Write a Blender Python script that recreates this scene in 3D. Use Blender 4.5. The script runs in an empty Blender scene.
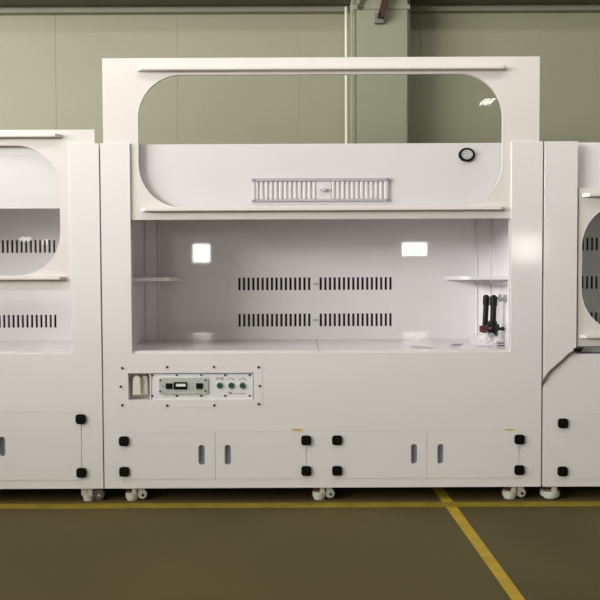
import bpy, bmesh, math, random
from mathutils import Vector, Matrix, Euler
random.seed(7)
S = bpy.context.scene
C = S.collection

# ------------------------------------------------------------------ camera
CAM = Vector((0.0, 0.0, 1.23))
cd = bpy.data.cameras.new('camera'); cam = bpy.data.objects.new('camera', cd); C.objects.link(cam)
cd.sensor_width = 36; cd.lens = 674/600*36; cd.clip_start = .05; cd.clip_end = 100
R = Matrix.Rotation(math.radians(90-1.785), 4, 'X') @ Matrix.Rotation(math.radians(-0.25), 4, 'Z')
cam.matrix_world = Matrix.Translation(CAM) @ R
S.camera = cam
R3 = R.to_3x3()
F = 3.69          # distance of the row of cabinets' front faces
B = 4.34          # back baffles
WALL = 5.60       # rear wall of the hall

def P(px, py, Y=F):
    d = R3 @ Vector(((px-300)/674, (300-py)/674, -1)); t = Y/d.y
    return CAM + d*t
def PX(px, py, Y=F): return P(px, py, Y).x
def PZ(py, px=320, Y=F): return P(px, py, Y).z
def PF(px, py):
    d = R3 @ Vector(((px-300)/674, (300-py)/674, -1)); t = -CAM.z/d.z
    return CAM + d*t

# ------------------------------------------------------------------ world, daylight, exposure
w = bpy.data.worlds.new('world'); S.world = w; w.use_nodes = True
w.node_tree.nodes['Background'].inputs[0].default_value = (.75, .85, 1, 1)
w.node_tree.nodes['Background'].inputs[1].default_value = 0.6
def area(name, loc, rot, sx, sy, power, col):
    l = bpy.data.lights.new(name, 'AREA'); l.shape = 'RECTANGLE'; l.size = sx; l.size_y = sy
    l.energy = power; l.color = col
    o = bpy.data.objects.new(name, l); C.objects.link(o); o.location = loc; o.rotation_euler = rot
    return o
H = math.pi/2
# daylight arriving through the hall's windows (each side or rear lamp fills one window opening)
area('daylight_side_window', (-8.9, -2.5, 3.1), (0, -H, 0), 2.4, 9.0, 2050, (1, .98, .975))
area('added_overhead_light', (-.4, 2.0, 4.68), (0, 0, 0), 7.0, .8, 95, (1, .96, .88))  # unseen overhead strip, added so the fronts grow darker downwards
for x0, x1, z0, z1, pw in ((-2.94, -2.47, 1.70, 2.20, 17), (2.82, 3.5, 1.86, 2.22, 17), (5.42, 6.2, 1.64, 2.34, 20), (-7.8, -6.9, 2.22, 2.34, 5)):
    area('daylight_rear_window', ((x0+x1)/2, -9.9, (z0+z1)/2), (-H, 0, math.pi), x1-x0, z1-z0, pw, (1, .97, .9))
area('ceiling_lamp', (3.66, -5.8, 4.66), (0, 0, 0), .22, .5, 9, (1, .97, .9))
S.view_settings.view_transform = 'Standard'; S.view_settings.look = 'None'
S.view_settings.gamma = 1; S.view_settings.use_curve_mapping = False
S.view_settings.exposure = 0.0

# ------------------------------------------------------------------ materials
def mat(name, col, rough=.5, metal=0, spec=.5, noise=.0, nscale=6, bump=0, trans=0, coat=0):
    m = bpy.data.materials.new(name); m.use_nodes = True
    nt = m.node_tree; b = nt.nodes['Principled BSDF']
    b.inputs['Base Color'].default_value = (*col, 1); b.inputs['Roughness'].default_value = rough
    b.inputs['Metallic'].default_value = metal; b.inputs['Specular IOR Level'].default_value = spec
    b.inputs['Coat Weight'].default_value = coat
    tc = nt.nodes.new('ShaderNodeTexCoord')
    n = nt.nodes.new('ShaderNodeTexNoise'); n.inputs['Scale'].default_value = nscale; n.inputs['Detail'].default_value = 4
    nt.links.new(tc.outputs['Object'], n.inputs['Vector'])
    if noise:
        r = nt.nodes.new('ShaderNodeMapRange'); r.inputs[1].default_value = .3; r.inputs[2].default_value = .7
        r.inputs[3].default_value = 1-noise; r.inputs[4].default_value = 1+noise
        nt.links.new(n.outputs['Fac'], r.inputs[0])
        mx = nt.nodes.new('ShaderNodeVectorMath'); mx.operation = 'SCALE'
        mx.inputs[0].default_value = col; nt.links.new(r.outputs[0], mx.inputs['Scale'])
        nt.links.new(mx.outputs[0], b.inputs['Base Color'])
    if bump:
        bp = nt.nodes.new('ShaderNodeBump'); bp.inputs['Strength'].default_value = bump; bp.inputs['Distance'].default_value = .01
        nt.links.new(n.outputs['Fac'], bp.inputs['Height']); nt.links.new(bp.outputs[0], b.inputs['Normal'])
    return m
def glass_mat(name, tint, rough=.02, ior=1.45):
    m = bpy.data.materials.new(name); m.use_nodes = True; nt = m.node_tree
    nt.nodes.remove(nt.nodes['Principled BSDF']); out = nt.nodes['Material Output']
    t = nt.nodes.new('ShaderNodeBsdfTransparent'); t.inputs[0].default_value = (*tint, 1)
    g = nt.nodes.new('ShaderNodeBsdfGlossy'); g.inputs['Roughness'].default_value = rough
    f = nt.nodes.new('ShaderNodeFresnel'); f.inputs['IOR'].default_value = ior
    x = nt.nodes.new('ShaderNodeMixShader')
    ge = nt.nodes.new('ShaderNodeNewGeometry'); mm = nt.nodes.new('ShaderNodeMath'); mm.operation = 'SUBTRACT'; mm.use_clamp = True
    nt.links.new(f.outputs[0], mm.inputs[0]); nt.links.new(ge.outputs['Backfacing'], mm.inputs[1])
    nt.links.new(mm.outputs[0], x.inputs[0]); nt.links.new(t.outputs[0], x.inputs[1]); nt.links.new(g.outputs[0], x.inputs[2])
    nt.links.new(x.outputs[0], out.inputs[0]); return m

M_white = mat('white polypropylene', (.80, .77, .765), .08, spec=.45, noise=.012, nscale=2)
M_sash = mat('cream white sash plastic', (.75, .71, .675), .25, noise=.01, nscale=2)
M_inner = mat('glossy white liner', (.90, .87, .89), .03, spec=.6, noise=.012, nscale=2)
M_head = mat('pale lilac grey panel', (.88, .84, .86), .4, noise=.02, nscale=3)
M_grille = mat('pale grey louvre plastic', (.55, .52, .56), .35, noise=.02)
M_work = mat('pale grey worktop', (.72, .70, .70), .12, spec=.6, noise=.03, nscale=4)
M_glass = glass_mat('clear acrylic pane', (.965, .968, .965))
M_black = mat('black plastic', (.004, .004, .0045), .4, spec=.2, noise=.1, nscale=20)
M_black2 = mat('black tap plastic', (.005, .005, .006), .3, spec=.3, noise=.1, nscale=20)
M_red = mat('dark red plastic', (.10, .012, .010), .4, noise=.1)
M_dark = mat('dark axles and painted shade', (.02, .018, .018), .8)  # near black; also paints in the shade behind slots and under hoods
M_bluegrey = mat('blue grey recess', (.20, .22, .25), .45, noise=.06, nscale=20)
M_device = mat('grey green instrument face', (.50, .53, .48), .5, noise=.04, nscale=30)
M_panel = mat('control plate white', (.80, .79, .80), .35, noise=.01)
M_green = mat('dark green button', (.012, .10, .065), .3, noise=.05, nscale=30)
M_ink = mat('dark grey print', (.16, .16, .17), .6)
M_lcd = mat('white display', (.85, .87, .88), .2)
M_cream = mat('cream plastic', (.72, .71, .62), .3, noise=.02)
M_yellow = mat('yellow sticker', (.80, .60, .20), .5, noise=.1, nscale=30)
M_caster = mat('caster off white', (.58, .58, .49), .45, noise=.04, nscale=15)
M_wheel = mat('caster brown wheel', (.12, .10, .075), .5, noise=.1, nscale=20)
M_steel = mat('steel', (.45, .45, .43), .3, metal=1, noise=.05)
M_silver = mat('silver dial', (.62, .64, .64), .3, metal=.3, noise=.25, nscale=60)
M_greypipe = mat('grey pipe', (.35, .36, .37), .35, noise=.04)
M_cable = mat('grey brown cable', (.10, .085, .075), .5, noise=.05)
M_film = mat('white plastic film', (.85, .85, .87), .25)
M_floor = mat('dull olive epoxy floor', (.092, .072, .028), .5, spec=.12, noise=.12, nscale=1.4, bump=.05)
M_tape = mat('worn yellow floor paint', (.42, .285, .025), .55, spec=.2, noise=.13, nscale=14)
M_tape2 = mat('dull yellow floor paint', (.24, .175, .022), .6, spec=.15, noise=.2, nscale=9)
M_wall = mat('pale green sandwich panel', (.295, .295, .200), .6, noise=.03, nscale=.7)
M_wallin = mat('pale hall lining', (.42, .42, .36), .7, noise=.03, nscale=.7)
M_col = mat('pale green painted steel', (.27, .275, .195), .5, noise=.03, nscale=2)
M_beam = mat('dark green grey steel', (.07, .075, .055), .5, noise=.1)
M_conduit = mat('pale conduit', (.60, .62, .50), .4, noise=.03)
M_rust = mat('red brown paint', (.045, .010, .010), .5, noise=.1)
M_bracket = mat('grey steel bracket', (.17, .165, .13), .5, noise=.05)
M_ceil = mat('hall ceiling', (.33, .34, .28), .8, noise=.03)
# floor: broad faint scuffs
nt = M_floor.node_tree; 
n2 = nt.nodes.new('ShaderNodeTexNoise'); n2.inputs['Scale'].default_value = 9; n2.inputs['Detail'].default_value = 8
rr = nt.nodes.new('ShaderNodeMapRange'); rr.inputs[1].default_value=.3; rr.inputs[2].default_value=.75; rr.inputs[3].default_value=.42; rr.inputs[4].default_value=.62
nt.links.new(n2.outputs['Fac'], rr.inputs[0]); nt.links.new(rr.outputs[0], nt.nodes['Principled BSDF'].inputs['Roughness'])

# ------------------------------------------------------------------ mesh helpers
def box(bm, x0, x1, y0, y1, z0, z1, bev=0, seg=1):
    r = bmesh.ops.create_cube(bm, size=1)
    for v in r['verts']:
        v.co = Vector(((x0+x1)/2+v.co.x*(x1-x0), (y0+y1)/2+v.co.y*(y1-y0), (z0+z1)/2+v.co.z*(z1-z0)))
    if bev:
        es = {e for v in r['verts'] for e in v.link_edges}
        bmesh.ops.bevel(bm, geom=list(es), offset=bev, segments=seg, affect='EDGES', profile=.5)
def cyl(bm, p0, p1, r, seg=20, r2=None, bev=0):
    p0, p1 = Vector(p0), Vector(p1); d = p1-p0
    q = d.to_track_quat('Z', 'Y').to_matrix().to_4x4()
    g = bmesh.ops.create_cone(bm, cap_ends=True, segments=seg, radius1=r, radius2=r if r2 is None else r2, depth=d.length,
                          matrix=Matrix.Translation((p0+p1)/2) @ q)
    if bev:
        es = {e for v in g['verts'] for e in v.link_edges if len([f for f in e.link_faces if len(f.verts) > 4]) == 1}
        bmesh.ops.bevel(bm, geom=list(es), offset=bev, segments=2, affect='EDGES')
def sphere(bm, c, r, sc=(1, 1, 1), u=16, v=10):
    bmesh.ops.create_uvsphere(bm, u_segments=u, v_segments=v, radius=r, matrix=Matrix.Translation(c) @ Matrix.Diagonal((*sc, 1)))
def tube(bm, pts, r, seg=10):
    pts = [Vector(p) for p in pts]; rings = []
    up = Vector((0, 1, 0))
    for i, p in enumerate(pts):
        t = (pts[min(i+1, len(pts)-1)]-pts[max(i-1, 0)]).normalized()
        a = t.cross(up)
        if a.length < .05: a = t.cross(Vector((1, 0, 0)))
        a.normalize(); b = t.cross(a).normalized()
        rings.append([bm.verts.new(p+a*r*math.cos(k*2*math.pi/seg)+b*r*math.sin(k*2*math.pi/seg)) for k in range(seg)])
    for i in range(len(rings)-1):
        for k in range(seg):
            bm.faces.new((rings[i][k], rings[i][(k+1) % seg], rings[i+1][(k+1) % seg], rings[i+1][k]))
    bm.faces.new(rings[0][::-1]); bm.faces.new(rings[-1])
def smooth_path(pts, n=8):
    pts = [Vector(p) for p in pts]; out = []
    for i in range(len(pts)-1):
        p0 = pts[max(i-1, 0)]; p1 = pts[i]; p2 = pts[i+1]; p3 = pts[min(i+2, len(pts)-1)]
        for k in range(n):
            t = k/n
            out.append(.5*((2*p1)+(p2-p0)*t+(2*p0-5*p1+4*p2-p3)*t*t+(3*p1-p0-3*p2+p3)*t**3))
    out.append(pts[-1]); return out
def rect(x0, x1, z0, z1): return [(x0, z0), (x1, z0), (x1, z1), (x0, z1)]
def rrect(x0, x1, z0, z1, r, n=12):
    L = []
    for cx, cz, a in ((x1-r, z0+r, -90), (x1-r, z1-r, 0), (x0+r, z1-r, 90), (x0+r, z0+r, 180)):
        for k in range(n+1):
            t = math.radians(a+90*k/n); L.append((cx+r*math.cos(t), cz+r*math.sin(t)))
    return L
def plate(bm, outer, holes, y0, y1):
    """a sheet in the x-z plane from y0 (front) to y1 with outline `outer` and openings `holes`"""
    loops = [[bm.verts.new((x, y0, z)) for x, z in lp] for lp in [outer]+holes]
    es = []
    for vs in loops:
        for i in range(len(vs)): es.append(bm.edges.new((vs[i], vs[(i+1) % len(vs)])))
    r = bmesh.ops.triangle_fill(bm, edges=es, use_beauty=True, use_dissolve=False, normal=(0, -1, 0))
    fs = [f for f in r['geom'] if isinstance(f, bmesh.types.BMFace)]
    e = bmesh.ops.extrude_face_region(bm, geom=fs)
    for v in e['geom']:
        if isinstance(v, bmesh.types.BMVert): v.co.y = y1
    for vs in loops: pass
def slotted(bm, xs, zs, hole, y0, y1):
    """a sheet divided by lines xs, zs; cells for which hole(i,j) is true are cut out"""
    xs = sorted(set(xs)); zs = sorted(set(zs))
    V = {}
    def v(i, j):
        if (i, j) not in V: V[i, j] = bm.verts.new((xs[i], y0, zs[j]))
        return V[i, j]
    fs = []
    for i in range(len(xs)-1):
        for j in range(len(zs)-1):
            if hole((xs[i]+xs[i+1])/2, (zs[j]+zs[j+1])/2): continue
            fs.append(bm.faces.new((v(i, j), v(i+1, j), v(i+1, j+1), v(i, j+1))))
    e = bmesh.ops.extrude_face_region(bm, geom=fs)
    for g in e['geom']:
        if isinstance(g, bmesh.types.BMVert): g.co.y = y1

WL = {}
def obj(name, bm, m, parent=None, smooth=False, kind=None, label=None):
    bmesh.ops.recalc_face_normals(bm, faces=bm.faces)
    co = [v.co for v in bm.verts]
    c = Vector([(min(p[i] for p in co)+max(p[i] for p in co))/2 for i in range(3)])
    if parent is None: c.z = min(p.z for p in co)
    for v in bm.verts: v.co -= c
    me = bpy.data.meshes.new(name); bm.to_mesh(me); bm.free()
    me.materials.append(m)
    if smooth:
        for p in me.polygons: p.use_smooth = True
        me.set_sharp_from_angle(angle=math.radians(38))
    o = bpy.data.objects.new(name, me); C.objects.link(o)
    o.location = c - (WL[parent.name] if parent else Vector()); WL[o.name] = c
    if parent: o.parent = parent
    if kind: o['kind'] = kind
    if label: o['label'] = label
    return o
def NB(): return bmesh.new()
def thing(name, label, cat, loc, group=None):
    o = bpy.data.objects.new(name, None); o.empty_display_size = .1; C.objects.link(o); o.location = loc; WL[o.name] = Vector(loc)
    o['label'] = label; o['category'] = cat
    if group: o['group'] = group
    return o
def tag(o, label, cat, group=None):
    o['label'] = label; o['category'] = cat
    if group: o['group'] = group
    return o
def one(name, m, parent=None, smooth=False, label=None, kind=None, **k):
    bm = NB(); box(bm, *k['b'], k.get('bev', 0), k.get('seg', 1)); return obj(name, bm, m, parent, smooth, kind, label)

# ------------------------------------------------------------------ the hall (structure)
HX, HY0, HZ = 9.0, -10.0, 4.7
one('floor', M_floor, b=(-HX, HX, HY0, WALL+.1, -.1, 0), kind='structure')
bm = NB(); slotted(bm, [-HX-.1, HX+.1, -3.9, 3.1], [HY0-.1, WALL+.3, 1.6, 2.4], lambda x, z: -3.9 < x < 3.1 and 1.6 < z < 2.4, 0, .1)
for v in bm.verts: v.co = Vector((v.co.x, v.co.z, HZ+v.co.y))
obj('ceiling', bm, M_ceil, kind='structure')
bm = NB()   # rear wall made of vertical sandwich panels, joints lightly grooved
x = -HX
for k in range(18):
    box(bm, x, x+1.0, WALL, WALL+.12, 0, HZ, .002); x += 1.0
obj('wall_back', bm, M_wall, kind='structure')
def wall_holes(name, axis, pos, thick, u0, u1, holes):
    bm = NB()
    us = [u0, u1]+[h for H_ in holes for h in H_[:2]]; zs = [0, HZ]+[h for H_ in holes for h in H_[2:]]
    slotted(bm, us, zs, lambda u, z: any(h[0] < u < h[1] and h[2] < z < h[3] for h in holes), 0, thick)
    for v in bm.verts:
        u, t, z = v.co
        v.co = Vector((pos+t, u, z)) if axis == 'x' else Vector((u, pos+t, z))
    return obj(name, bm, M_wallin, kind='structure')
wall_holes('wall_left', 'x', -HX, -.2, HY0, WALL+.1, [(-7.0, 2.0, 1.9, 4.3)])
one('wall_added_for_shade', M_wallin, b=(-6.1, -5.98, -7.0, 2.6, 0, 2.25), bev=.003, kind='structure')  # unseen wall added to shade the lower cabinet fronts from the side window
wall_holes('wall_right', 'x', HX, .2, HY0, WALL+.1, [])
RW = [(-2.94, -2.47, 1.70, 2.20), (2.82, 3.5, 1.86, 2.22), (5.42, 6.2, 1.64, 2.34), (-7.8, -6.9, 2.22, 2.34)]
wall_holes('wall_front', 'y', HY0, -.2, -HX, HX, RW)
# window frames
k = 1
def winframe(n, ax, u0, u1, z0, z1, nb):
    bm = NB(); t = .05
    def bb(a0, a1, c0, c1):
        if ax == 'y': box(bm, a0, a1, HY0-.12, HY0-.06, c0, c1)
        else: box(bm, -HX-.12, -HX-.06, a0, a1, c0, c1)
    bb(u0, u0+t, z0, z1); bb(u1-t, u1, z0, z1); bb(u0+t, u1-t, z0, z0+t); bb(u0+t, u1-t, z1-t, z1)
    for i in range(1, nb):
        u = u0+(u1-u0)*i/nb; bb(u-.02, u+.02, z0+t, z1-t)
    obj('window_%d' % n, bm, M_col, kind='structure')
winframe(1, 'x', -7.0, 2.0, 1.9, 4.3, 5)
for i, h in enumerate(RW): winframe(i+2, 'y', *h, max(1, int((h[1]-h[0])/1.2)))

# steel rail along the top of the rear wall and the dark crane beam above it
zt = PZ(3.2, 320, WALL-.18)
one('crane_beam', M_beam, b=(-HX, HX, WALL-.42, WALL-.12, zt+.015, zt+.40), bev=.004, kind='structure').name = 'trim_1'
bm = NB()
z1 = PZ(4, 150, WALL-.06); z0 = PZ(12.5, 150, WALL-.06)
box(bm, -HX, HX, WALL-.06, WALL, z0+.005, z1+.03, .003)
box(bm, -HX, HX, WALL-.085, WALL-.06, z1-.004, z1+.012, .002)
obj('trim_2', bm, M_col, kind='structure')
# H column
cy = WALL-.30
cx0, cx1 = PX(356.5, 60, cy), PX(407.5, 60, cy)
bm = NB()
zc = PZ(2, 380, cy)+.3
box(bm, cx0, cx1, cy, cy+.014, 0, zc, .002)
box(bm, (cx0+cx1)/2-.006, (cx0+cx1)/2+.006, cy+.014, WALL-.02, 0, zc)
box(bm, cx0-.0, cx1+.035, WALL-.14, WALL-.0, 0, zc, .003)
box(bm, cx1, cx1+.03, cy+.05, WALL-.0, 0, zc, .003)
zk0 = PZ(9, 380, cy-.01); box(bm, cx0-.03, cx1+.02, cy-.010, cy, zk0, zk0+.035, .003)
box(bm, cx0-.035, cx0, cy+.05, WALL-.0, 0, zc, .003)
obj('trim_3', bm, M_col, kind='structure')
# conduits left of the column
xc = PX(346.3, 80, WALL-.05)
t = thing('cable_conduit', 'thin pale vertical pipe on the green wall left of the column', 'pipe', (xc, WALL-.05, 0))
bm = NB(); cyl(bm, (xc, WALL-.075, 0), (xc, WALL-.075, zt+.012), .014, 12); obj('pipe', bm, M_conduit, t, True)
for z in (.6, 1.6):
    bm = NB(); box(bm, xc-.03, xc+.03, WALL-.060, WALL, z, z+.02, .002); obj('clamp', bm, M_bracket, t)
# red brown brace coming down to a bracket on the column
a = P(386.5, -6, cy-.05); b = P(381.5, 14, cy-.05); c = P(379.5, 16.5, cy-.04)
t = thing('diagonal_brace', 'red-brown diagonal bar ending in a grey bracket on top of the wall column', 'brace', (c.x, cy, c.z))
bm = NB(); d = (b-a)
box(bm, -.025, .025, -.025, .025, -.03, d.length+.0, .002)
q = (-d).to_track_quat('Z', 'Y').to_matrix().to_4x4()
for v in bm.verts: v.co = Matrix.Translation(b) @ q @ v.co
obj('bar', bm, M_rust, t)
bm = NB(); box(bm, c.x-.036, c.x+.036, cy-.034, cy-.001, c.z-.046, c.z+.03, .003)
cyl(bm, (c.x, cy-.075, c.z+.005), (c.x, cy-.03, c.z+.005), .01, 8)
obj('bracket', bm, M_bracket, t)
# small hanger at left of the column top
a = P(362, -2, cy-.02); b = P(359.5, 7, cy-.02)
bm = NB(); tube(bm, [a+Vector((0, 0, .05)), a, b, b+Vector((-.012, 0, -.01))], .01, 8); box(bm, b.x-.018, b.x+.018, cy-.03, cy-.0005, b.z-.006, b.z+.02, .002)
tag(obj('cable_hanger', bm, M_beam), 'small dark hook at the top left of the wall column', 'hook')

# floor markings
def strip(name, pts, label, m=None):
    bm = NB(); vs = [bm.verts.new((p.x, p.y, .001)) for p in pts]; f = bm.faces.new(vs)
    bmesh.ops.recalc_face_normals(bm, faces=bm.faces)
    if f.normal.z < 0: f.normal_flip()
    e = bmesh.ops.extrude_face_region(bm, geom=[f])
    for v in e['geom']:
        if isinstance(v, bmesh.types.BMVert): v.co.z = .0025
    tag(obj(name, bm, m or M_tape), label, 'floor line')
l0, l1 = PF(0, 504.2), PF(600, 501.8); m0, m1 = PF(0, 509.3), PF(600, 506.6)
ya, yb = (l0.y+l1.y)/2, (m0.y+m1.y)/2
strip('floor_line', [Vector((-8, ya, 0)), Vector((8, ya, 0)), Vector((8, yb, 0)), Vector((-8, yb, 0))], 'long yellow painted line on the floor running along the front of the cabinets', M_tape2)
A, Bq = PF(433, 489), PF(443.5, 489); Cq, D = PF(511.5, 600), PF(525, 600)
def ext(p, q, y): return p+(q-p)*((y-p.y)/(q.y-p.y))
strip('floor_line', [ext(A, Cq, yb-.0), ext(Bq, D, yb-.0), ext(Bq, D, 1.0), ext(A, Cq, 1.0)], 'yellow painted line on the floor running from the cabinets towards the viewer')
strip('floor_line', [ext(A, Cq, 5.0), ext(Bq, D, 5.0), ext(Bq, D, ya), ext(A, Cq, ya)], 'short yellow painted line on the floor going in under the middle cabinet')

# ------------------------------------------------------------------ fume hoods
ZB = PZ(487.6, 320)            # underside of body
ZT = PZ(142.3, 320)            # top of the posts
ZH0 = PZ(207.5, 320, F+.06)    # header panel bottom
ZH1 = PZ(144, 320, F+.06)
ZS = PZ(352.6, 320)            # sill
ZW = PZ(339.6, 320, B)         # worktop height at baffle
DEP = .86
ROW = [(PZ(326.3, 320, B), PZ(313.6, 320, B)), (PZ(290, 320, B), PZ(277.4, 320, B)), (PZ(251.5, 320, B), PZ(238.8, 320, B))]
PITCH = (PX(309.2, 300, B)-PX(239.5, 300, B))/15
SW = .0145

def hinge(parent, x, z):
    h = .0275
    bm = NB(); plate(bm, rrect(x-h, x+h, z-h*.97, z+h*.97, .0150, 5), [], F-.012, F-.004)
    o = obj('hinge', bm, M_black, parent)
    bm = NB(); cyl(bm, (x, F-.0165, z), (x, F-.011, z), .013, 14); 
    o2 = bm
    for s in (-1, 1):
        for u in (-1, 1): cyl(bm, (x+s*.019, F-.0135, z+u*.018), (x+s*.019, F-.011, z+u*.018), .0035, 8)
    # screws and boss are one piece with the hinge: join meshes
    me = o.data; b2 = bmesh.new(); b2.from_mesh(me); 
    for v in o2.verts: v.co -= WL[o.name]
    tmp = bpy.data.meshes.new('tmp'); o2.to_mesh(tmp); b2.from_mesh(tmp); b2.to_mesh(me); b2.free(); o2.free(); bpy.data.meshes.remove(tmp)
    return o
def door(root, x0, x1, z0, z1, hx, hz0, hz1, hinge_side, hzs):
    """flush cupboard door with an oval finger recess"""
    g = .0009
    bm = NB(); hole = rrect(hx-.0175, hx+.0175, hz0, hz1, .0172, 8)
    plate(bm, rect(x0+g, x1-g, z0+g, z1-g), [hole], F-.002, F+.010)
    d = obj('door', bm, M_white, root)
    bm = NB(); plate(bm, rrect(hx-.024, hx+.024, hz0-.008, hz1+.008, .02, 8), [], F+.0101, F+.014)
    box(bm, hx-.0165, hx-.012, F-.001, F+.0101, hz0+.014, hz1-.014)
    obj('finger_recess', bm, M_bluegrey, d, label='blue grey oval finger recess')
    for z in hzs: hinge(d, hinge_side, z)
    return d
def slots(groups, rows):
    R_ = []
    for xs in groups:
        for k in range(16):
            c = xs+k*PITCH
            for r in rows: R_.append((c-SW/2, c+SW/2, r[0], r[1]))
    return R_
def handle_bar(parent, x0, x1, z):
    bm = NB()
    pts = [(x0, 0), (x0+.028, -.033), (x1-.028, -.033), (x1, 0)]
    h = .0085
    lo = [bm.verts.new((x, F+.010+y, z-h)) for x, y in pts]; hi = [bm.verts.new((x, F+.010+y, z+h)) for x, y in pts]
    bm.faces.new(lo); bm.faces.new(hi[::-1])
    for i in range(4): bm.faces.new((lo[i], lo[(i+1) % 4], hi[(i+1) % 4], hi[i]))
    bmesh.ops.bevel(bm, geom=bm.edges[:], offset=.002, segments=2, affect='EDGES')
    return obj('handle', bm, M_sash, parent)

def caster(root, x, y, kind):
    """levelling caster: white housing, dark red adjusting ring, foot pad, small wheel"""
    top = ZB
    bm = NB(); box(bm, x-.05, x+.05, y-.04, y+.05, top-.008, top, .002)
    # housing: upright body right of centre
    pr = [(x-.012, top-.008), (x+.022, top-.008), (x+.026, top-.05), (x-.012, top-.055)]
    box(bm, x-.006, x+.022, y-.038, y+.035, top-.052, top-.006, .006, 2)
    if kind == 'open': box(bm, x-.046, x-.006, y-.034, y+.03, top-.052, top-.006, .008, 2)
    c = obj('caster', bm, M_caster, root, True, label='white levelling caster')
    if kind != 'open':
        bm = NB(); cyl(bm, (x-.022, y-.004, top-.026), (x-.022, y-.004, top-.010), .024, 18); obj('adjusting_ring', bm, M_red, c, True, label='dark red adjusting ring')
    pr_ = {'open': .035, 'ring': .041, 'wide': .054}[kind]
    bm = NB(); cyl(bm, (x-.008, y-.004, .010), (x-.008, y-.004, top-.034), pr_*.96, 28, pr_, .004)
    cyl(bm, (x-.008, y-.004, .0), (x-.008, y-.004, .012), .032, 24)
    obj('foot_pad', bm, M_caster, c, True)
    wx = x+.050 if kind != 'wide' else x+.012
    if kind == 'wide': y += .11
    bm = NB()
    m_ = M_wheel if kind == 'open' else M_caster
    cyl(bm, (wx, y-.030, .034), (wx, y-.008, .034), .0335 if kind == 'open' else .026, 24, bev=.003)
    if kind != 'open': box(bm, wx-.022, wx+.014, y-.028, y-.01, .03, top-.006, .004, 2)
    w_ = obj('wheel', bm, m_, c, True)
    bm = NB(); cyl(bm, (wx+.004, y-.033, .031), (wx+.004, y-.029, .031), .008, 12); obj('axle', bm, M_dark if kind != 'open' else M_caster, c)
    if kind == 'open':
        bm = NB(); cyl(bm, (wx-.028, y-.036, .029), (wx-.028, y-.030, .029), .009, 12); obj('brake_button', bm, M_steel, c)

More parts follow.
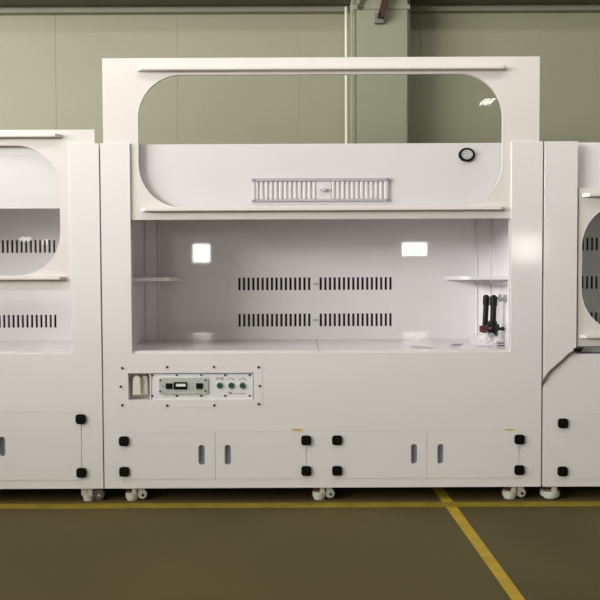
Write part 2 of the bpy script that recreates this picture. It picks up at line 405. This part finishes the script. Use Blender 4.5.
def hood(name, label, x0, x1, ox0, ox1, doors, sash, groups, rows, panel_hole=None, chamfer=True, ZS=ZS, wy=.012, margin=.065):
    cx = (x0+x1)/2
    root = thing(name, label, 'fume hood', (cx, F+DEP/2, 0), 'fume hoods standing in a row')
    # lower front panel, with cut-outs for cupboard doors and the control recess
    bm = NB(); holes = [(a, b, c, d) for a, b, c, d in [dd[:4] for dd in doors]]
    if panel_hole: holes.append(panel_hole)
    xs = [x0, x1]+[h for q in holes for h in q[:2]]; zs = [ZB, ZS]+[h for q in holes for h in q[2:]]
    slotted(bm, xs, zs, lambda x, z: any(h[0] < x < h[1] and h[2] < z < h[3] for h in holes), F, F+.012)
    obj('front_panel', bm, M_white, root)
    one('cupboard_backing', M_white, root, b=(x0+.012, x1-.012, F+.0145, F+.03, ZB+.02, min(PZ(408, 320), ZS-.1)))
    for xa, xb in ((x0, ox0), (ox1, x1)):
        bm = NB(); box(bm, xa, xb, F, F+.010, ZS, ZT, .0006)
        inner = xb if xa == x0 else xa
        s = -1 if xa == x0 else 1
        box(bm, min(inner, inner+s*.02), max(inner, inner+s*.02), F+.032, F+.049, ZS-.01, ZT-.01)
        obj('front_post', bm, M_white, root)
    # carcass: sides, back, top, bottom
    bm = NB()
    box(bm, x0, x0+.012, F+.012, F+DEP, ZB, ZT-.012); box(bm, x1-.012, x1, F+.012, F+DEP, ZB, ZT-.012)
    box(bm, x0+.012, x1-.012, F+DEP-.012, F+DEP, ZB, ZT-.012)
    box(bm, x0+.012, x1-.012, F+.012, F+DEP-.012, ZB, ZB+.012)
    box(bm, x0+.012, x1-.012, F+.064, F+DEP-.012, ZT-.03, ZT-.012)
    obj('carcass', bm, M_white, root)
    # header panel behind sash
    one('header_panel', M_head, root, b=(x0+.02, x1-.02, F+.05, F+.062, ZH0, ZH1), bev=.001)
    # liner: side walls, ceiling
    ix0, ix1 = ox0-margin, ox1+margin
    bm = NB()
    box(bm, ix0-.006, ix0, F+.064, B+.0, ZW, ZT-.035); box(bm, ix1, ix1+.006, F+.064, B+.0, ZW, ZT-.035)
    box(bm, ix0, ix1, F+.064, B, ZT-.045, ZT-.035)
    obj('liner', bm, M_inner, root)
    if chamfer:
        for xx, s in ((ix0, 1), (ix1, -1)):
            bm = NB()
            for (u0, u1, yy) in ((0, .012, B-.052), (.078, .090, B-.014)):
                a_, b_ = sorted((xx+s*u0, xx+s*u1)); box(bm, a_, b_, yy, yy+.012, ZW, ZT-.05, .003)
            p = [(xx, B-.045), (xx+s*.082, B-.004), (xx+s*.082, B), (xx, B)]
            lo = [bm.verts.new((a, b, ZW)) for a, b in p]; hi = [bm.verts.new((a, b, ZT-.05)) for a, b in p]
            bm.faces.new(lo); bm.faces.new(hi)
            for i in range(4): bm.faces.new((lo[i], lo[(i+1) % 4], hi[(i+1) % 4], hi[i]))
            obj('corner_trim', bm, M_inner, root)
    # slotted baffle
    sl = slots(groups, rows); bm = NB()
    xs = [ix0, ix1]+[a for q in sl for a in q[:2]]; zs = [ZW-.02, ZT-.046]+[a for q in sl for a in q[2:]]
    xr = [round(a, 5) for a in xs]; zr = [round(a, 5) for a in zs]
    slotted(bm, xr, zr, lambda x, z: any(h[0] < x < h[1] and h[2] < z < h[3] for h in sl), B, B+.008)
    obj('back_baffle', bm, M_inner, root)
    one('plenum', M_dark, root, b=(ix0, ix1, B+.05, B+.06, ZW-.02, ZT-.05))  # back plate coloured dark in place of the shade inside the cavity
    # worktop
    bm = NB(); xm = PX(317.5, 346, F+.3)
    ym = F+.008
    if ix0 < xm < ix1:
        box(bm, ix0, xm-.001, F+wy, B-.0, ZW-.03, ZW, .001); box(bm, xm+.001, ix1, F+wy, B-.0, ZW-.03, ZW, .001)
    else: box(bm, ix0, ix1, F+wy, B-.0, ZW-.03, ZW, .001)
    obj('worktop', bm, M_work, root)
    # sash
    sx0, sx1, sz0, sz1, gx0, gx1, gz0, gz1, gr, hd = sash
    bm = NB(); plate(bm, rect(sx0, sx1, sz0, sz1), [rrect(gx0, gx1, gz0, gz1, gr, 20)], F+.012, F+.026)
    s = obj('sash_frame', bm, M_sash, root)
    bm = NB(); plate(bm, rrect(gx0-.008, gx1+.008, gz0-.008, gz1+.008, gr+.008, 20), [], F+.027, F+.031)
    obj('pane', bm, M_glass, s)
    for h in hd: handle_bar(s, *h)
    # doors
    for d in doors: door(root, *d)
    return root

# --- middle hood
x0, x1 = PX(101.6, 315)+.004, PX(542.6, 315)-.004
ox0, ox1 = PX(131.3, 290), PX(510.8, 290)
zd0, zd1 = PZ(478.6), PZ(431.2)
hz0, hz1 = PZ(464.5), PZ(444.3)
hzs = (PZ(440), PZ(470.5))
def X4(px): return PX(px, 455)
dm = [(X4(124.5), X4(215.4), zd0, zd1, X4(201.6), hz0, hz1, X4(124.5), hzs),
      (X4(215.4), X4(306.2), zd0, zd1, X4(227.8), hz0, hz1, X4(306.2), hzs),
      (X4(337), X4(427), zd0, zd1, X4(414), hz0, hz1, X4(337), hzs),
      (X4(427), X4(519), zd0, zd1, X4(440.5), hz0, hz1, X4(519), hzs)]
FS = F+.02
sash = (PX(103, 100, FS), PX(539, 100, FS), PZ(219.2, 320, FS), PZ(57.8, 320, FS),
        PX(138.6, 140, FS), PX(502, 140, FS), PZ(206.8, 320, FS), PZ(74.7, 320, FS), .235,
        [(PX(136, 67), PX(507.5, 67), PZ(67.6, 320, F-.02)), (PX(140.5, 209), PX(505.5, 209), PZ(208.8, 320, F-.02))])
rc = (PX(128.3, 386), PX(253.5, 386), PZ(399.8, 190), PZ(373.0, 190))
mid = hood('fume_hood', 'wide white fume hood in the middle with raised sash and a control panel', x0, x1, ox0, ox1, dm, sash,
           [PX(239.5, 300, B), PX(320.8, 300, B)], ROW[:2], panel_hole=rc)
MX0, MX1 = x0, x1

# control recess: box behind the panel opening, rim, screws
Zc = PZ(386, 190)
bm = NB()
a, b, c, d = rc
box(bm, a-.01, b+.01, F+.075, F+.081, c-.01, d+.01)
box(bm, a-.008, a-.0005, F+.0125, F+.075, c-.008, d+.008); box(bm, b+.0005, b+.008, F+.0125, F+.075, c-.008, d+.008)
box(bm, a, b, F+.0125, F+.075, d+.0005, d+.008); box(bm, a, b, F+.0125, F+.075, c-.008, c-.0005)
rec = obj('control_recess', bm, M_head, mid)
bm = NB()
plate(bm, rrect(PX(119, 386), PX(262.5, 386), PZ(407.5, 190), PZ(364.5, 190), .006, 3), [rect(a, b, c, d)], F-.0012, F-.0001)
cover = obj('cover_plate', bm, M_white, mid)
for px, py in ((122.3, 368), (167.2, 367), (214, 366.8), (258.5, 367.2), (120.8, 386.5), (259.8, 385.8), (122.5, 405), (167.2, 405.4), (214.3, 405.2), (258.7, 404)):
    p = P(px, py); bm = NB(); cyl(bm, (p.x, F-.0065, p.z), (p.x, F-.0010, p.z), .0062, 10); obj('screw', bm, M_black, cover)
# control plate
FP = F+.012
a1, b1, c1, d1 = PX(150.3, 386, FP), PX(253.2, 386, FP), PZ(399.6, 190, FP), PZ(373.0, 190, FP)
bm = NB(); box(bm, a1, b1-.001, FP-.006, FP, c1+.001, d1-.004, .0012)
box(bm, a1-.001, a1+.007, FP-.010, FP-.005, c1+.003, d1-.004, .001)
cp = obj('control_plate', bm, M_panel, mid)
for px in (152.4, 177, 201.3, 225.2, 249.8):
    for py in (374.7+.2, 395.5):
        p = P(px, py, FP); bm = NB(); cyl(bm, (p.x, FP-.010, p.z), (p.x, FP-.0055, p.z), .0056, 10); obj('screw', bm, M_black, cp)
def Pc(px, py): return P(px, py, FP)
a2, b2 = Pc(159.6, 393.6), Pc(208, 377.2)
bm = NB(); plate(bm, rrect(a2.x, b2.x, a2.z, b2.z, .006, 4), [], FP-.014, FP-.005)
dev = obj('instrument', bm, M_device, cp, label='grey green instrument face')
for px, py in ((160.9, 380), (160.7, 390.8), (205.8, 379.7), (205.6, 390.5)):
    p = Pc(px, py); q = min(max(p.x, a2.x+.006), b2.x-.006)
    bm = NB(); cyl(bm, (q, FP-.017, p.z), (q, FP-.0135, p.z), .005, 10); obj('screw', bm, M_black, cp)
def cpart(name, x0, y0, x1, y1, m, dy=.0, th=.003, bev=.001):
    p, q = Pc(x0, y1), Pc(x1, y0); bm = NB(); box(bm, p.x, q.x, FP-.014-dy-th, FP-.0138-dy, p.z, q.z, min(bev, .3*(q.z-p.z)))
    return obj(name, bm, m, cp)
cpart('rocker_switch', 166.4, 382.8, 172.8, 388.4, M_black, th=.006)
cpart('display_frame', 174.2, 381.6, 187.6, 389.1, M_black, th=.004)
cpart('display', 176.6, 383.3, 186.3, 386.0, M_lcd, dy=.004, th=.001, bev=.0003)
cpart('push_button', 196.6, 382.6, 203, 388.3, M_black, th=.006)
for px in (190.5, 193.3):
    for py in (383.3, 385.8, 388.3):
        p = Pc(px, py); bm = NB(); cyl(bm, (p.x, FP-.0155, p.z), (p.x, FP-.0138, p.z), .0030, 8); obj('indicator_lamp', bm, M_bluegrey, cp)
cpart('scale_mark', 162.3, 385.3, 165.3, 386.2, M_bluegrey, th=.0006, bev=0)
for i, px in enumerate((219.9, 231.4, 242.6)):
    p = Pc(px, 385.2)
    bm = NB(); cyl(bm, (p.x, FP-.009, p.z), (p.x, FP-.0058, p.z), .0195, 24); bt = obj('button_collar', bm, M_conduit, cp, True)
    bm = NB(); cyl(bm, (p.x, FP-.016, p.z), (p.x, FP-.0088, p.z), .0155, 24, bev=.002); obj('green_button', bm, M_green, cp, True)
    # two-line caption above each button
    bm = NB()
    if i == 0: segs = [(-4.2, -.2, 377.9), (.2, 4.2, 377.9), (-3.3, -1, 379.4), (1, 3.6, 379.4)]
    elif i == 1: segs = [(-1, 1.4, 377.9), (-3.8, -1.2, 379.4), (1, 3.6, 379.4)]
    else: segs = [(-1, 2.2, 377.9), (-3.8, -.9, 379.4), (1.2, 4, 379.4)]
    for s0, s1, y in segs:
        q0, q1 = Pc(px+s0, y+.45), Pc(px+s1, y-.45)
        n = max(2, int((q1.x-q0.x)/.0045)); ww = (q1.x-q0.x)/n
        for k in range(n): box(bm, q0.x+k*ww, q0.x+k*ww+ww*.72, FP-.0066, FP-.0059, q0.z, q1.z)
    obj('caption', bm, M_ink, cp)
bm = NB()
q0, q1 = Pc(229, 393.6), Pc(232.5, 391.9)
for k in range(3): box(bm, q0.x+k*.0068, q0.x+k*.0068+.005, FP-.0066, FP-.0059, q0.z, q1.z)
q0, q1 = Pc(233.2, 394), Pc(246.5, 393.2)
for k in range(16): box(bm, q0.x+k*(q1.x-q0.x)/16, q0.x+(k+.65)*(q1.x-q0.x)/16, FP-.0066, FP-.0059, q0.z, q1.z)
obj('caption', bm, M_ink, cp)
# cream twin socket cover in the recess
for px0, px1, yy in ((132.6, 141.2, F+.008), (140.8, 148.3, F+.026)):
    p, q = P(px0, 395.2, yy), P(px1, 375.8, yy); w_ = q.x-p.x; r = w_*.5
    bm = NB(); prof = [(p.x, p.z), (q.x, p.z), (q.x-.002, q.z-r)]
    for k in range(1, 9):
        t_ = math.pi/2*k/4.5; prof.append((p.x+w_/2+(w_/2-.002)*math.cos(math.pi*k/9), q.z-r+r*math.sin(math.pi*k/9)))
    prof.append((p.x+.002, q.z-r))
    plate(bm, prof, [], yy-.002, F+.074)
    bmesh.ops.bevel(bm, geom=[e for e in bm.edges if all(abs(v.co.y-(yy-.002)) < 1e-5 for v in e.verts) and len(e.link_faces) == 2 and abs(e.calc_face_angle(0)) > 1], offset=.005, segments=3, affect='EDGES')
    obj('socket_cover', bm, M_cream, rec, True, label='cream rounded socket cover')

# header grille
ZG = F+.05
gx0, gx1, gz0, gz1 = PX(251.5, 190, ZG), PX(391, 190, ZG), PZ(201.5, 320, ZG), PZ(178.3, 320, ZG)
bm = NB()
box(bm, gx0-.0, gx1, ZG-.012, ZG, gz1-.018, gz1, .002); box(bm, gx0, gx1, ZG-.012, ZG, gz0, gz0+.012, .002)
box(bm, gx0+.014, gx0+.022, ZG-.012, ZG, gz0, gz1); box(bm, gx1-.022, gx1-.014, ZG-.012, ZG, gz0, gz1)
g = obj('vent_grille', bm, M_grille, mid)
n = 28; xm0, xm1 = PX(316.5, 190, ZG), PX(331, 190, ZG)
xs = [gx0+.03+(gx1-gx0-.06)*k/(n-1) for k in range(n)]
for x in xs:
    if xm0-.01 < x < xm1+.01: continue
    bm = NB(); box(bm, x-.0085, x+.0085, ZG-.010, ZG-.0, gz0+.012, gz1-.018, .004, 2)
    obj('louvre', bm, M_head, g)
bm = NB(); box(bm, xm0, xm1, ZG-.008, ZG, gz0+.012, gz1-.018, .001); obj('slider_plate', bm, M_head, g)
xk = (xm0+xm1)/2; zk = (gz0+gz1)/2
bm = NB(); box(bm, xk-.026, xk+.026, ZG-.024, ZG-.0075, zk-.003, zk+.003, .002); cyl(bm, (xk, ZG-.026, zk), (xk, ZG-.0075, zk), .011, 14); obj('slider_knob', bm, M_grille, g, True)
# gauge
p = P(466.5, 155, ZG)
bm = NB(); cyl(bm, (p.x, ZG-.014, p.z), (p.x, ZG, p.z), .0455, 36, bev=.004)
for v in bm.verts: v.co.z = p.z+(v.co.z-p.z)*.84
gg = obj('gauge_bezel', bm, M_black, mid, True, label='black ring of the round gauge')
bm = NB(); cyl(bm, (p.x, ZG-.0165, p.z), (p.x, ZG-.0135, p.z), .031, 30)
for v in bm.verts: v.co.z = p.z+(v.co.z-p.z)*.84
obj('gauge_face', bm, M_silver, gg, label='silver gauge face')
bm = NB()
for ang in (20, 140, 200, 330):
    t_ = math.radians(ang); box(bm, p.x+.012*math.cos(t_)-.003, p.x+.012*math.cos(t_)+.003, ZG-.0185, ZG-.0162, p.z+.012*math.sin(t_)-.003, p.z+.012*math.sin(t_)+.003, .0008)
box(bm, p.x+.002, p.x+.018, ZG-.0185, ZG-.0162, p.z-.016, p.z-.013, .0008)
obj('gauge_marks', bm, M_lcd, gg)
# corner shelves on the side walls of the middle hood
ix0, ix1 = ox0-.065, ox1+.065
zs_ = PZ(277.8, 400, F+.17)
for xx, s, wv in ((ix1, -1, .285), (ix0, 1, .235)):
    y0 = F+.17; bm = NB()
    pr = [(xx, y0), (xx+s*(wv-.05), y0)]
    for k in range(1, 6):
        t_ = math.pi/2*k/6; pr.append((xx+s*(wv-.05+.05*math.sin(t_)), y0+.05-.05*math.cos(t_)))
    pr += [(xx+s*wv, y0+.05), (xx+s*wv, B-.001), (xx+s*.06, B-.001), (xx, B-.055)]
    lo = [bm.verts.new((a_, b_, zs_-.013)) for a_, b_ in pr]; hi = [bm.verts.new((a_, b_, zs_+.008)) for a_, b_ in pr]
    bm.faces.new(lo); bm.faces.new(hi)
    for i in range(len(pr)): bm.faces.new((lo[i], lo[(i+1) % len(pr)], hi[(i+1) % len(pr)], hi[i]))
    a_, b_ = sorted((xx+s*.003, xx+s*.02)); box(bm, a_, b_, y0+.02, B-.06, zs_-.04, zs_-.013, .002)
    obj('shelf', bm, M_inner, mid)
# little latch between the slot groups
for r in ROW[:2]:
    z = (r[0]+r[1])/2; xa, xb = PX(312.6, 284, B), PX(318.6, 284, B)
    bm = NB(); box(bm, xa, xb, B-.008, B, z-.004, z+.004, .002); cyl(bm, ((xa+xb)/2, B-.012, z), ((xa+xb)/2, B, z), .009, 12)
    obj('baffle_clip', bm, M_grille, mid, True)
# yellow stickers
for px, py in ((297, 429.6), (509.6, 429.8)):
    p = P(px, py); bm = NB(); plate(bm, rrect(p.x-.032, p.x+.032, p.z-.007, p.z+.006, .005, 3), [], F-.0012, F-.0001)
    st = obj('sticker', bm, M_yellow, mid, label='small yellow sticker')
    bm = NB()
    for k in range(5): box(bm, p.x-.018+k*.0075, p.x-.013+k*.0075, F-.0018, F-.0011, p.z-.003, p.z+.002)
    obj('print', bm, M_ink, st)
for px in (131.8, 321.2, 514): 
    p = P(px, 492); caster(mid, p.x, F+.06, 'ring')
# dark block added to stand in for the shade under the body
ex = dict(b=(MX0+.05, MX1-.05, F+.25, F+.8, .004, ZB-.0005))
one('base_shade_block', M_dark, mid, **ex)

# --- left hood
x1 = PX(101.6, 315)-.004; x0 = x1-2.4
ox1 = PX(71.5, 322); ox0 = x0+(x1-ox1)
dl = [(PX(2-90, 445), PX(-5, 445), PZ(480.3, 50), PZ(412, 50), PX(-18, 445), PZ(457, 10), PZ(436, 10), PX(-88, 445), (PZ(418.5, 80), PZ(472, 80))),
      (PX(-5, 445), PX(81.5, 445), PZ(480.3, 50), PZ(412, 50), PX(2.2, 445), PZ(456.3, 10), PZ(436.5, 10), PX(81.5, 445), (PZ(418.8, 80), PZ(472.4, 80)))]
sx1 = PX(95, 136, FS); gx1 = PX(60.3, 210, FS)
sash = (x0+.02, sx1, PZ(290.3, 40, FS), PZ(130.0, 60, FS), x0+.02+(sx1-gx1), gx1, PZ(275.6, 20, FS), PZ(145.8, 5, FS), .235,
        [(x0+.2, PX(62, 135), PZ(135.2, 30, F-.02)), (x0+.2, PX(66.5, 278), PZ(278.2, 30, F-.02))])
gl = PX(55.2, 318, B)-15*PITCH
left = hood('fume_hood', 'white fume hood on the left with its sash half raised', x0, x1, ox0, ox1, dl, sash, [gl, gl-17.3*PITCH], [ROW[0], (ROW[1][0]+.008, ROW[1][1]+.008), ROW[2]], chamfer=False)
p = P(87.5, 492); caster(left, p.x, F+.06, 'open')
p = P(-160, 492); caster(left, p.x, F+.06, 'open')
one('base_shade_block', M_dark, left, b=(x0+.05, x1-.05, F+.25, F+.8, .004, ZB-.0005))  # same added dark block, painted shade below the left body

# --- right hood
x0 = PX(542.6, 315)+.006; x1 = x0+2.4
ox0 = PX(576.3, 345); ox1 = x1-(ox0-x0)
dr = [(PX(562.3, 445), PX(562.3+90, 445), PZ(479, 590), PZ(414, 590), PX(637, 445), PZ(457, 610), PZ(436, 610), PX(562.3, 445), (PZ(423, 560), PZ(471, 560)))]
sx0 = PX(577.5, 270, FS); gx0_ = PX(581.3, 270, FS)
sash = (sx0, x1-(sx0-x0), PZ(345.8, 590, FS), PZ(188.3, 590, FS), gx0_, x1-(gx0_-x0), PZ(331.5, 620, FS), PZ(203.5, 620, FS), .235,
        [(PX(582.5, 195), x1-.2, PZ(194.8, 590, F-.02)), (PX(577.5+2, 337), x1-.2, PZ(336.8, 590, F-.02))])
gr_ = PX(577.6, 318, B)
right = hood('fume_hood', 'white fume hood on the right with its sash lowered and a cable coming out', x0, x1, ox0, ox1, dr, sash, [gr_, gr_+17.5*PITCH], ROW, chamfer=False, ZS=PZ(353.8, 590), wy=.10)
one('baffle_rail', M_inner, right, b=(ox0-.06, ox1+.06, B-.012, B, PZ(293.5, 590, B), PZ(291, 590, B)))
p = P(555, 492); caster(right, p.x, F+.06, 'wide')
one('base_shade_block', M_dark, right, b=(x0+.05, x1-.05, F+.25, F+.8, .004, ZB-.0005))  # painted shade below the right body, as a dark block

# ------------------------------------------------------------------ taps inside the middle hood
def tap(label, pxs, pys_top, py_bot, Y, valve, r):
    top = P(pxs, pys_top, Y); bot = P(pxs-1.5 if not valve else pxs-.6, py_bot, Y); wallx = ix1
    t = thing('water_tap', label, 'tap', (wallx, Y, top.z))
    bm = NB(); cyl(bm, (top.x, Y, top.z-.006), (wallx, Y, top.z-.006), .0075, 12); cyl(bm, (wallx-.012, Y, top.z-.006), (wallx, Y, top.z-.006), .024, 20)
    obj('wall_arm', bm, M_greypipe, t, True, label='grey wall arm')
    bm = NB(); sphere(bm, (top.x, Y, top.z-.006), r*1.25, (1, 1, 1)); cyl(bm, (top.x, Y, top.z-.05), (top.x, Y, top.z-.006), r*1.22, 20, bev=.002)
    obj('elbow', bm, M_black2, t, True)
    bm = NB(); cyl(bm, bot, (top.x, Y, top.z-.045), r, 20); sp = obj('spout_tube', bm, M_black2, t, True)
    return t, top, bot
Yt = F+.30
t, top, bot = tap('black tap with a bare hanging tube and red collar, left one of the pair', 486.2, 297, 333, Yt+.10, False, .0165)
bm = NB(); z = P(484, 328.5, Yt+.1).z; cyl(bm, (bot.x, Yt+.10, z-.018), (bot.x, Yt+.10, z+.018), .0215, 18, bev=.003); obj('tube_collar', bm, M_red, t, True, label='dark red collar')
t, top, bot = tap('black tap with a valve and cross handle, right one of the pair', 493.6, 297.6, 324, Yt, True, .0180)
vc = P(492.6, 328.8, Yt)
bm = NB()
sphere(bm, vc, .040, (.88, .8, .85)); cyl(bm, vc+Vector((0, 0, .02)), vc+Vector((0, 0, .047)), .027, 18, bev=.003); cyl(bm, vc+Vector((0, 0, -.045)), vc+Vector((0, 0, -.02)), .030, 18, bev=.003)
for s in (-1, 1): cyl(bm, vc+Vector((s*.02, 0, .012)), vc+Vector((s*.036, 0, .014)), .014, 10)
obj('valve_body', bm, M_black2, t, True)
bm = NB(); cyl(bm, vc+Vector((.03, -.01, 0)), vc+Vector((.056, -.01, 0)), .009, 12); sphere(bm, vc+Vector((.056, -.01, 0)), .013); obj('valve_lever', bm, M_black2, t, True)
bm = NB(); cyl(bm, vc+Vector((-.03, -.005, 0)), vc+Vector((-.070, -.005, 0)), .011, 12); cyl(bm, vc+Vector((-.070, -.005, -.02)), vc+Vector((-.070, -.005, .02)), .010, 12, bev=.002); obj('valve_handle', bm, M_red, t, True, label='dark red valve handle')
bm = NB(); cyl(bm, vc+Vector((-.005, 0, -.043)), vc+Vector((-.016, -.008, -.078)), .014, 12, .004); obj('nozzle', bm, M_black2, t, True)

# clear plastic cup wrapped in film on the worktop under the taps
M_cup = glass_mat('clear crumpled film', (.93, .93, .94), .12, 1.5)
def bag(c, rx, ry, rz, seed):
    bm = NB(); bmesh.ops.create_icosphere(bm, subdivisions=4, radius=1); rnd = random.Random(seed)
    dirs = [Vector((rnd.uniform(-1, 1), rnd.uniform(-1, 1), rnd.uniform(-1, 1))).normalized() for _ in range(14)]
    for v in bm.verts:
        n = v.co.normalized(); f = 1
        for i, dd in enumerate(dirs): f += .018*math.sin(7*n.dot(dd)*(1+.2*i)+i)
        f += .03*math.sin(14*math.atan2(n.y, n.x))*(1-abs(n.z))
        zz = max(n.z*f, -.75)
        v.co = Vector((n.x*f*rx, n.y*f*ry, (zz+.75)*rz))+c
    return bm
pc = P(485, 345, F+.26)
M_bagw = mat('milky film', (.80, .80, .82), .15, noise=.05, nscale=12)
nt = M_bagw.node_tree; bb_ = nt.nodes['Principled BSDF']; bb_.inputs['Alpha'].default_value = .30
o = obj('plastic_bag', bag(Vector((PX(484.5, 345, F+.17), F+.17, ZW)), .082, .07, .045, 3), M_bagw, smooth=True); tag(o, 'crumpled clear plastic bag on the worktop under the black taps', 'plastic bag')
pc2 = P(500, 345, F+.2)
o = obj('plastic_bag', bag(Vector((ix1-.052, F+.41, ZW)), .04, .055, .075, 8), M_bagw, smooth=True); tag(o, 'taller clear plastic bag against the side wall, right of the crumpled one', 'plastic bag')
# small black striped label block beside the bag
p = P(500.8, 349.4, F+.12)
t = thing('socket_block', 'small white block with two black slots on the worktop right of the bags', 'block', (p.x, F+.14, ZW))
bm = NB(); box(bm, p.x-.028, p.x+.024, F+.12, F+.15, ZW, ZW+.030, .004, 2); obj('body', bm, M_work, t)
for z in (ZW+.009, ZW+.024):
    bm = NB(); box(bm, p.x-.02, p.x+.02, F+.117, F+.121, z-.003, z+.003); obj('slot', bm, M_black, t)
# two loose leftovers of film on the worktop
def flap(px0, px1, y, lift, label, dy):
    a_, b_ = PX(px0, 347, y), PX(px1, 347, y); bm = NB(); n = 10; L = []
    for i in range(n+1):
        u = i/n; x_ = a_+(b_-a_)*u; h = lift*(math.sin(math.pi*u)**1)*.5+lift*.5*(1-u)+.0022
        L.append([bm.verts.new((x_, y+dy*u*.3, ZW+h)), bm.verts.new((x_+.02, y+dy, ZW+.002+h*.1)), ])
    for i in range(n): bm.faces.new((L[i][0], L[i+1][0], L[i+1][1], L[i][1]))
    bmesh.ops.solidify(bm, geom=bm.faces[:], thickness=.0015)
    lo_ = min(v.co.z for v in bm.verts)
    for v in bm.verts: v.co.z += ZW+.0005-lo_
    tag(obj('protective_film', bm, M_film, smooth=True), label, 'film')
flap(407, 428, F+.16, .012, 'white scrap of film on the worktop, further from the taps', -.09)
flap(450, 464, F+.22, .016, 'white scrap of film on the worktop, nearer to the taps', .1)

# cable from the right hood running down into the gap
pts = [P(582, 347.5, F+.07), P(579, 350.5, F-.002), P(576, 350.8, F-.007), P(570, 353.5, F-.008), P(563, 360, F-.008), P(556, 366, F-.008), P(549.5, 372, F-.008),
       P(545, 378.5, F-.008), P(542.7, 383, F-.003), P(542.6, 388, F+.02)]
t = thing('power_cable', 'thin grey-brown cable hanging across the front of the right fume hood', 'cable', pts[3])
bm = NB(); tube(bm, smooth_path(pts, 6), .0055, 8); obj('cord', bm, M_cable, t, True)
p = P(577.5, 349.8, F-.004)
bm = NB(); box(bm, p.x-.022, p.x+.02, F-.016, F+.002, p.z-.010, p.z+.010, .004, 2)
for v in bm.verts: pass
obj('plug', bm, M_black, t, True)
